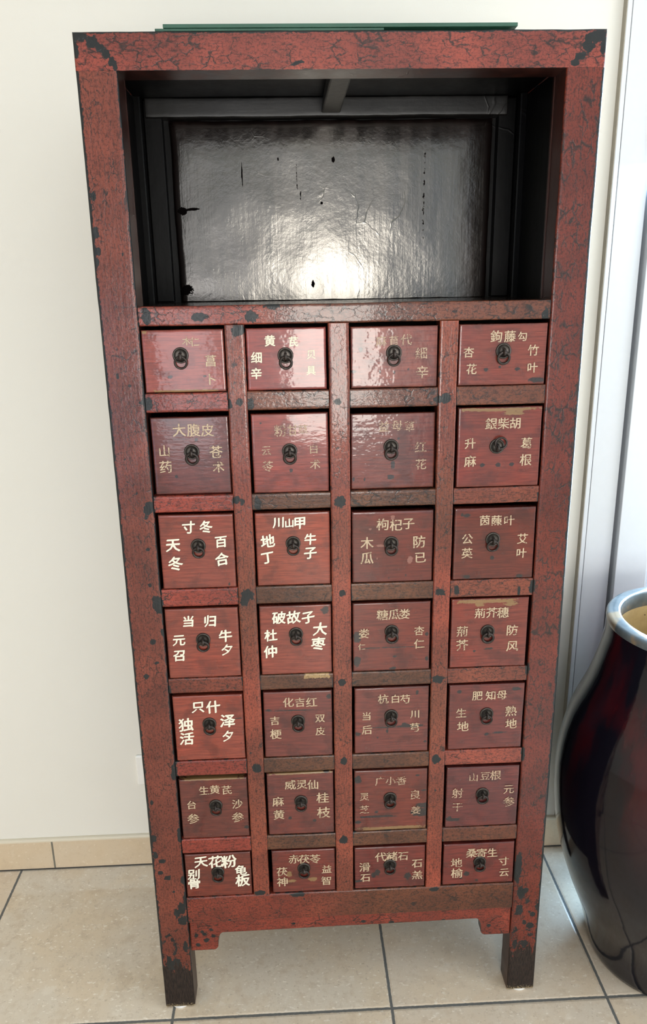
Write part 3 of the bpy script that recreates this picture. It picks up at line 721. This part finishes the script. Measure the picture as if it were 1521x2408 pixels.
for i, (a, b) in enumerate(POST):
    front_board('post', a, b, 0.281, 1.3945, 0.0, 0.035, 0.0028, 0.003, M['lac_v'], cab,
                {'chip': chip_post(a, b), 'brown': lambda x, z: max(0.0, 0.28 + 0.6 * fbm(x, 4, z, 5))}, (0.26, 0.052, 0.029, 0.2), 'LR', seed=6 + i)
nospot = lambda x, z: 0.0
def tan_spot(x, z):
    return max(0.0, 2 - max(abs(x + 0.057) / 0.026, abs(z - 0.7695) / 0.010))
RC = {0: (0.24, 0.038, 0.024), 1: (0.20, 0.055, 0.030), 2: (0.19, 0.055, 0.030), 3: (0.25, 0.050, 0.030)}
for r in range(6):
    for c in range(4):
        a, b = COLX[c]
        br = [0.05, 0.85, 0.8, 0.45][c]
        if r == 0: br = [0.0, 0.5, 0.4, 0.75][c]
        if r == 4 and c == 3: br = 0.1
        if r == 3 and c == 0: br = 0.5
        if r == 5 and c == 3: br = 0.75
        al = 0.75 if (r < 2 and c in (1, 2)) else 0.3
        front_board('rail', a, b, TOPZ[r + 1], BOTZ[r], 0.0015, 0.033, 0.0028, 0.0028, M['lac_h'], cab,
                    {'chip': chip_rail(a, b, TOPZ[r + 1], BOTZ[r]), 'brown': (lambda q: (lambda x, z: q))(br), 'tan': tan_spot if (r, c) == (3, 1) else nospot}, (*RC[c], al), 'TB', seed=20 + r * 4 + c)
# apron with its two hanging corner brackets
def zb(x):
    d = min(x + 0.3275, 0.3310 - x)
    lo = 0.1455 if x < 0 else 0.1490
    e = 0.0555 if x < 0 else 0.0600
    if d <= e - 0.010: return lo
    if d <= e:
        q = (d - (e - 0.010)) / 0.010
        return lo + 0.012 * (1 - math.sqrt(max(0, 1 - q * q)))
    top = 0.1880 + 0.004 * max(0.0, (x + 0.25) / 0.5) * 0.9
    if d <= e + 0.011:
        q = (d - e) / 0.011
        return (lo + 0.016) + (top - lo - 0.016) * math.sqrt(max(0, 1 - (1 - q) ** 2))
    return top
xs = []
x_ = -0.3275
while x_ < 0.3310:
    xs.append(x_)
    d = min(x_ + 0.3275, 0.3310 - x_)
    x_ += 0.0006 if 0.040 < d < 0.075 else 0.003
xs.append(0.3310)
front_board('apron', -0.3275, 0.3310, 0.145, 0.2183, 0.004, 0.026, 0.0028, 0.0022, M['lac_h'], cab,
            {'chip': lambda x, z: max(spot(x, z), near(z - zb(x), 0.004, 0.35), near(0.2183 - z, 0.002, 0.2 if -0.2 < x < 0.0 else -0.1)), 'brown': lambda x, z: 0.05}, (0.22, 0.036, 0.021, 0.7), 'B', seed=60, zbottom=zb, xs=xs)

# carcass
SD = (0.375, 0.362)
for s in (-1, 1):
    xo, xi = s * 0.375, s * 0.362
    box('side_panel', (min(xo, xi), max(xo, xi), 0.0502, 0.300, 0.2, 1.785), M['black_side'], cab)
    box('stile_lining', (min(s * 0.3295 + .0015 * (s > 0), s * 0.362), max(s * 0.3295 + .0015 * (s > 0), s * 0.362), 0.0501, 0.056, 1.4255, 1.7565), M['ret'], cab)
    xo, xi = s * 0.390, s * 0.350
    o = box('back_leg', (min(xo, xi), max(xo, xi), 0.3005, 0.350, 0.004, 1.808), M['black_side'], cab); bevel(o, 0.003)
    o = box('side_rail', (min(s * .39, s * .362), max(s * .39, s * .362), 0.0552, 0.300, 1.7852, 1.808), M['lac_h'], cab, color=(0.3, .05, .03, .6)); bevel(o, 0.002)
    box('back_stile', (min(s * .350, s * .3165), max(s * .350, s * .3165), 0.325, 0.350, 1.4255, 1.786), M['black_side'], cab, 0.002)
box('top_board', (-0.3618, 0.3618, 0.0552, 0.350, 1.787, 1.803), M['black_side'], cab)
box('shelf_board', (-0.3615, 0.3615, 0.0352, 0.3495, 1.4090, 1.4240), M['black'], cab)
box('bottom_board', (-0.3615, 0.3615, 0.0352, 0.3495, 0.2250, 0.2350), M['inside'], cab)
box('lower_back', (-0.350, 0.350, 0.3380, 0.3500, 0.2, 1.4085), M['inside'], cab)
# raised back panel of the niche: soft rounded margin, slightly uneven field
box('back_board', (-0.350, 0.350, 0.3462, 0.350, 1.4092, 1.787), M['black_side'], cab)
PSP = [tuple(int(v) * 1e-4 for v in s.split(',')) for s in PANEL_MARKS.split()]
front_board('back_panel', -0.3060, 0.3090, 1.4245, 1.7535, 0.330, 0.346, 0.0032, 0.012, M['black'], cab,
            {'chip': lambda x, z: max(-1.0, max(1.1 - 1.1 * math.hypot((x - a) / c, (z - b_) / d) for a, b_, c, d in PSP))}, None, 'LRT', wob=0.0016, seed=80)
o = front_board('back_rail', -0.345, 0.330, 1.7540, 1.7868, 0.312, 0.349, 0.005, 0.002, M['black_h'], cab, {'chip': lambda x, z: -1}, None, 'LRTB', wob=0.0012, seed=81)
# short brace running front to back under the top
V, F = boxdata(-0.0165, 0.0165, 0.0555, 0.3118, 1.7575, 1.7868)
V[2] = (-0.0200, V[2][1], 1.7590); V[3] = (0.0160, V[3][1], 1.7590)
o = mesh('brace', V, F, M['grey_wood'], cab); bevel(o, 0.003, 2)
for s in (-1, 1):
    for y in (0.025, 0.325):
        o = lathe('foot_pad', [(0.0001, 0.0), (0.019, 0.0), (0.020, 0.002), (0.019, 0.004), (0.0001, 0.004)], 24, M['felt'], cab)
        o.location = (s * (0.3605 if y < .1 else .370), y - (0.006 if y < .1 else 0), 0)
        if y < .1: o['label'] = 'round white felt pad under the front foot'

# ---- drawers
def glyph_meshes(chars):
    objs = {}
    for key in chars:
        ch, heavy = key
        cu = bpy.data.curves.new('glyph', 'FONT')
        cu.body = ch
        cu.size = 1.0
        cu.resolution_u = 2
        cu.offset = 0.0
        o = bpy.data.objects.new('glyph', cu)
        COL.objects.link(o)
        objs[key] = o
    dg = bpy.context.evaluated_depsgraph_get()
    dg.update()
    out = {}
    for ch, o in objs.items():
        ev = o.evaluated_get(dg)
        me = ev.to_mesh()
        vs = [(v.co.x, v.co.y) for v in me.vertices]
        fs = [tuple(p.vertices) for p in me.polygons]
        ev.to_mesh_clear()
        if vs:
            cx = (min(v[0] for v in vs) + max(v[0] for v in vs)) / 2
            cy = (min(v[1] for v in vs) + max(v[1] for v in vs)) / 2
            out[ch] = ([(a - cx, b - cy) for a, b in vs], fs)
    for o in objs.values():
        cu = o.data
        bpy.data.objects.remove(o)
        bpy.data.curves.remove(cu)
    return out
GL = glyph_meshes(sorted({(g[0], d[6] in 'wm') for d in DRAWERS.values() for g in d[7]}))
RNG = random.Random(7)
DCOL = {'53': (0.130, 0.032, 0.024), '54': (0.115, 0.024, 0.019), '62': (0.115, 0.028, 0.021), '63': (0.115, 0.026, 0.017), '72': (0.120, 0.023, 0.016), '52': (0.125, 0.030, 0.023), '11': (0.23, 0.050, 0.034), '12': (0.20, 0.030, 0.021), '13': (0.165, 0.042, 0.027), '14': (0.165, 0.036, 0.023),
        '21': (0.115, 0.030, 0.024), '22': (0.19, 0.036, 0.024), '23': (0.135, 0.034, 0.023), '24': (0.150, 0.031, 0.021),
        '33': (0.105, 0.022, 0.016), '34': (0.100, 0.020, 0.013), '43': (0.125, 0.027, 0.018), '44': (0.150, 0.030, 0.020),
        '64': (0.10, 0.022, 0.020), '61': (0.105, 0.026, 0.018), '71': (0.12, 0.026, 0.016), '73': (0.11, 0.020, 0.015), '74': (0.125, 0.021, 0.016)}
BUMPY = {'11': 0.25, '12': 0.5, '13': 0.9, '14': 0.5, '22': 0.35, '23': 1.0, '33': 0.55, '24': 0.15}
ROWN = ['top row', 'second row', 'third row', 'fourth row', 'fifth row', 'sixth row', 'bottom row']
COLN = ['leftmost', 'second from the left', 'third from the left', 'rightmost']
FULL = {'w': 'white brushed characters', 'm': 'cream brushed characters', 't': 'tan worn characters', 'f': 'faded characters'}
for k in sorted(DRAWERS):
    x0, x1, z0, z1, px, pz, style, glyphs = DRAWERS[k]
    r, c = int(k[0]) - 1, int(k[1]) - 1
    z0 = BOTZ[r] + 0.0006
    x0, x1 = max(x0, COLX[c][0] + 0.0016), min(x1, COLX[c][1] - 0.0016)
    z1 = min(z1, TOPZ[r] - 0.003)
    mk = [(a[0], *[v * 1e-4 for v in a[1:]]) for a in MARKS.get(k, [])]
    def fld(kind, mk=mk):
        L = [m for m in mk if m[0] == kind]
        def f(x, z):
            v = -1.0
            for _, cx, cz, rx, rz in L:
                v = max(v, 1.15 * (1 - math.hypot((x - cx) / rx, (z - cz) / rz)) if rx < 4 * rz else 1.15 * (1 - max(abs(x - cx) / rx, abs(z - cz) / rz)))
            return max(-1.0, v)
        return f
    edge = (lambda a, b, cc, d: (lambda x, z: max(0.0, 1 - min(x - a, b - x, z - cc, d - z) / 0.006)))(x0, x1, z0, z1)
    y0 = 0.0022 + 0.0012 * RNG.random() + (0.006 if k in ('21', '23') else 0)
    def boxes(V, F, a=x0, b=x1, zz=z0, zt=z1):
        boxdata(a + .002, b - .002, 0.019, 0.270, zz + .001, zz + .008, V, F)
        boxdata(a + .002, a + .010, 0.019, 0.270, zz + .008, zt - .012, V, F)
        boxdata(b - .010, b - .002, 0.019, 0.270, zz + .008, zt - .012, V, F)
        boxdata(a + .010, b - .010, 0.262, 0.270, zz + .008, zt - .012, V, F)
    col = DCOL.get(k) or (0.185 + 0.03 * RNG.random(), 0.042 + 0.005 * RNG.random(), 0.027)
    d = front_board('drawer', x0, x1, z0, z1, y0, 0.018, 0.0026, 0.0024, M['drawer'], cab,
                    {'chip': fld('d'), 'bare': fld('b'), 'scar': fld('s'), 'edge': edge}, (*col, BUMPY.get(k, 0.06)), wob=0.0006, seed=100 + r * 4 + c, extra=boxes)
    d['label'] = 'small red drawer with %s, %s in the %s' % (FULL[style], COLN[c], ROWN[r])
    parts = {}
    g0 = glyphs[0][2]
    for g_ in glyphs:                       # the heading, then the upright line on either side of the pull
        parts.setdefault('t' if abs(g_[2] - g0) < 70 and abs(g_[1] * 1e-4 - px) < 0.045 else ('l' if g_[1] * 1e-4 < px else 'r'), ([], []))
    for ch, gx, gz, gh in glyphs:
        V, F = parts['t' if abs(gz - g0) < 70 and abs(gx * 1e-4 - px) < 0.045 else ('l' if gx * 1e-4 < px else 'r')]
        if (ch, style in 'wm') not in GL: continue
        vs, fs = GL[(ch, style in 'wm')]
        s = gh * 1e-4 * 1.04
        b = len(V)
        tl = (RNG.random() - 0.5) * (0.16 if style == 'w' else 0.05)
        sh = 0.10 if style == 'w' else 0.02
        shifts = [(0, 0), (.026, .010), (-.026, -.010), (.008, .024), (-.008, -.024)] if style in 'wm' else [(0, 0), (.017, .004), (-.017, -.004), (0, .012)]
        for n_, (vx, vz) in [(n_, v) for n_ in range(len(shifts)) for v in vs]:
            vx += shifts[n_][0]; vz += shifts[n_][1]
            w_ = 0.018 * (1 if style == 'w' else 0.4)
            vx += w_ * fbm(vx + gx, vz, 0.5, 4); vz += w_ * fbm(vx, vz + gz, 7.5, 4) + sh * vx
            V.append((gx * 1e-4 + s * (vx - tl * vz), y0 - 0.0009 - 0.00002 * n_, gz * 1e-4 + s * (vz + tl * vx)))
        for n_ in range(len(shifts)):
            F += [tuple(b + n_ * len(vs) + i for i in f) for f in fs]
    for V, F in parts.values():
        if F: mesh('lettering', V, F, M['script_' + style], d)
    # pull: round iron plate, staple and ring
    iron, plate = M['iron'], M['iron_plate']
    o = lathe('pull_plate', [(0.0001, 0.0016), (0.005, 0.0013), (0.0088, 0.0012), (0.0100, 0.0024), (0.0112, 0.0031), (0.0123, 0.0026), (0.0129, 0.0012), (0.0130, -0.001)], 36, plate, d, axis='y')
    o.location = (px, y0, pz)
    o = tube('pull_staple', [(px, y0 - 0.001, pz + 0.0035), (px, y0 - 0.0075, pz + 0.0030), (px, y0 - 0.0105, pz + 0.0005), (px, y0 - 0.0105, pz - 0.0035), (px, y0 - 0.0080, pz - 0.0062), (px, y0 - 0.002, pz - 0.0065)],
             [0.0022, 0.0024, 0.0027, 0.0028, 0.0025, 0.0018], 10, iron, d)
    rr, tr = 0.0092 + 0.0006 * RNG.random(), 0.0017 + 0.0007 * RNG.random()
    up = (k == '24')
    pts = []
    sw = (RNG.random() - 0.5) * 0.25 if not up else 0
    for i in range(40):
        a = 2 * math.pi * i / 40
        u, v = rr * math.sin(a), rr * math.cos(a)            # v = +rr touches the staple
        if up:
            dxx, dzz = 0.0052, 0.0062
            pts.append((px + dxx + u, y0 - 0.0068 - 0.0006 * math.cos(a), pz + dzz + v))
        else:
            cz = pz - 0.0035 - rr + 0.0016
            pts.append((px + u + sw * (v - rr) * -0.3, y0 - 0.0068 + 0.0040 * (rr - v) / (2 * rr), cz + v))
    tube('pull_ring', pts, tr, 12, iron, d, closed=True)

# ------------------------------------------------------------------ glass sheets lying on the cabinet
def sheet(name, x0, x1, y0, y1, z0, z1, label):
    V, F = boxdata(x0, x1, y0, y1, z0, z1)
    o = mesh(name, V, F, M['glass'])
    bevel(o, 0.0006, 2)
    tag(o, label, 'glass sheet', 'glass sheets on the cabinet top')
    return o
sheet('glass_sheet', -0.272, 0.060, 0.004, 0.290, HT + 0.0003, HT + 0.0038, 'lower green-edged glass sheet on the cabinet top, jutting out at the left end')
sheet('glass_sheet', -0.260, 0.2565, 0.002, 0.285, HT + 0.0040, HT + 0.0090, 'upper green-edged glass sheet on the cabinet top, reaching further to the right')

# ------------------------------------------------------------------ big glazed pot
pot = tag(empty('floor_pot', (0.7113, 0.0984, 0.0)), 'large dark oxblood glazed pot with grey rim on the tiles beside the cabinet', 'pot')
rk = [0.1567, 0.1799, 0.2152, 0.2431, 0.2559, 0.2561, 0.2394, 0.2054, 0.1828]
zk = [0.7507 * i / 8 for i in range(9)]
zk.append(0.790); rk.append(0.1800)
def cr(z):
    i = max(0, min(len(zk) - 2, next((j for j in range(len(zk) - 1) if zk[j + 1] >= z), len(zk) - 2)))
    def m(j):
        a, b = max(0, j - 1), min(len(zk) - 1, j + 1)
        return (rk[b] - rk[a]) / (zk[b] - zk[a])
    h = zk[i + 1] - zk[i]; u = (z - zk[i]) / h
    return (2*u**3 - 3*u*u + 1) * rk[i] + (u**3 - 2*u*u + u) * h * m(i) + (3*u*u - 2*u**3) * rk[i+1] + (u**3 - u*u) * h * m(i+1)
prof = [(0.0001, 0.001), (0.150, 0.001), (0.1555, 0.003)] + [(cr(0.79 * i / 60), 0.79 * i / 60) for i in range(1, 61)]
lathe('body', prof, 128, M['glaze'], pot)
lathe('rim', [(0.1800, 0.7895), (0.1812, 0.795), (0.1808, 0.801), (0.1780, 0.8055), (0.1740, 0.8072), (0.1580, 0.8076), (0.1545, 0.8066), (0.1530, 0.8040), (0.1530, 0.786), (0.1560, 0.772)], 128, M['rim'], pot)
lathe('inner_wall', [(0.1562, 0.7722), (0.166, 0.73), (0.188, 0.66), (0.220, 0.56), (0.236, 0.44), (0.234, 0.34), (0.205, 0.22), (0.160, 0.10), (0.135, 0.03), (0.0001, 0.02)], 96, M['clay'], pot)
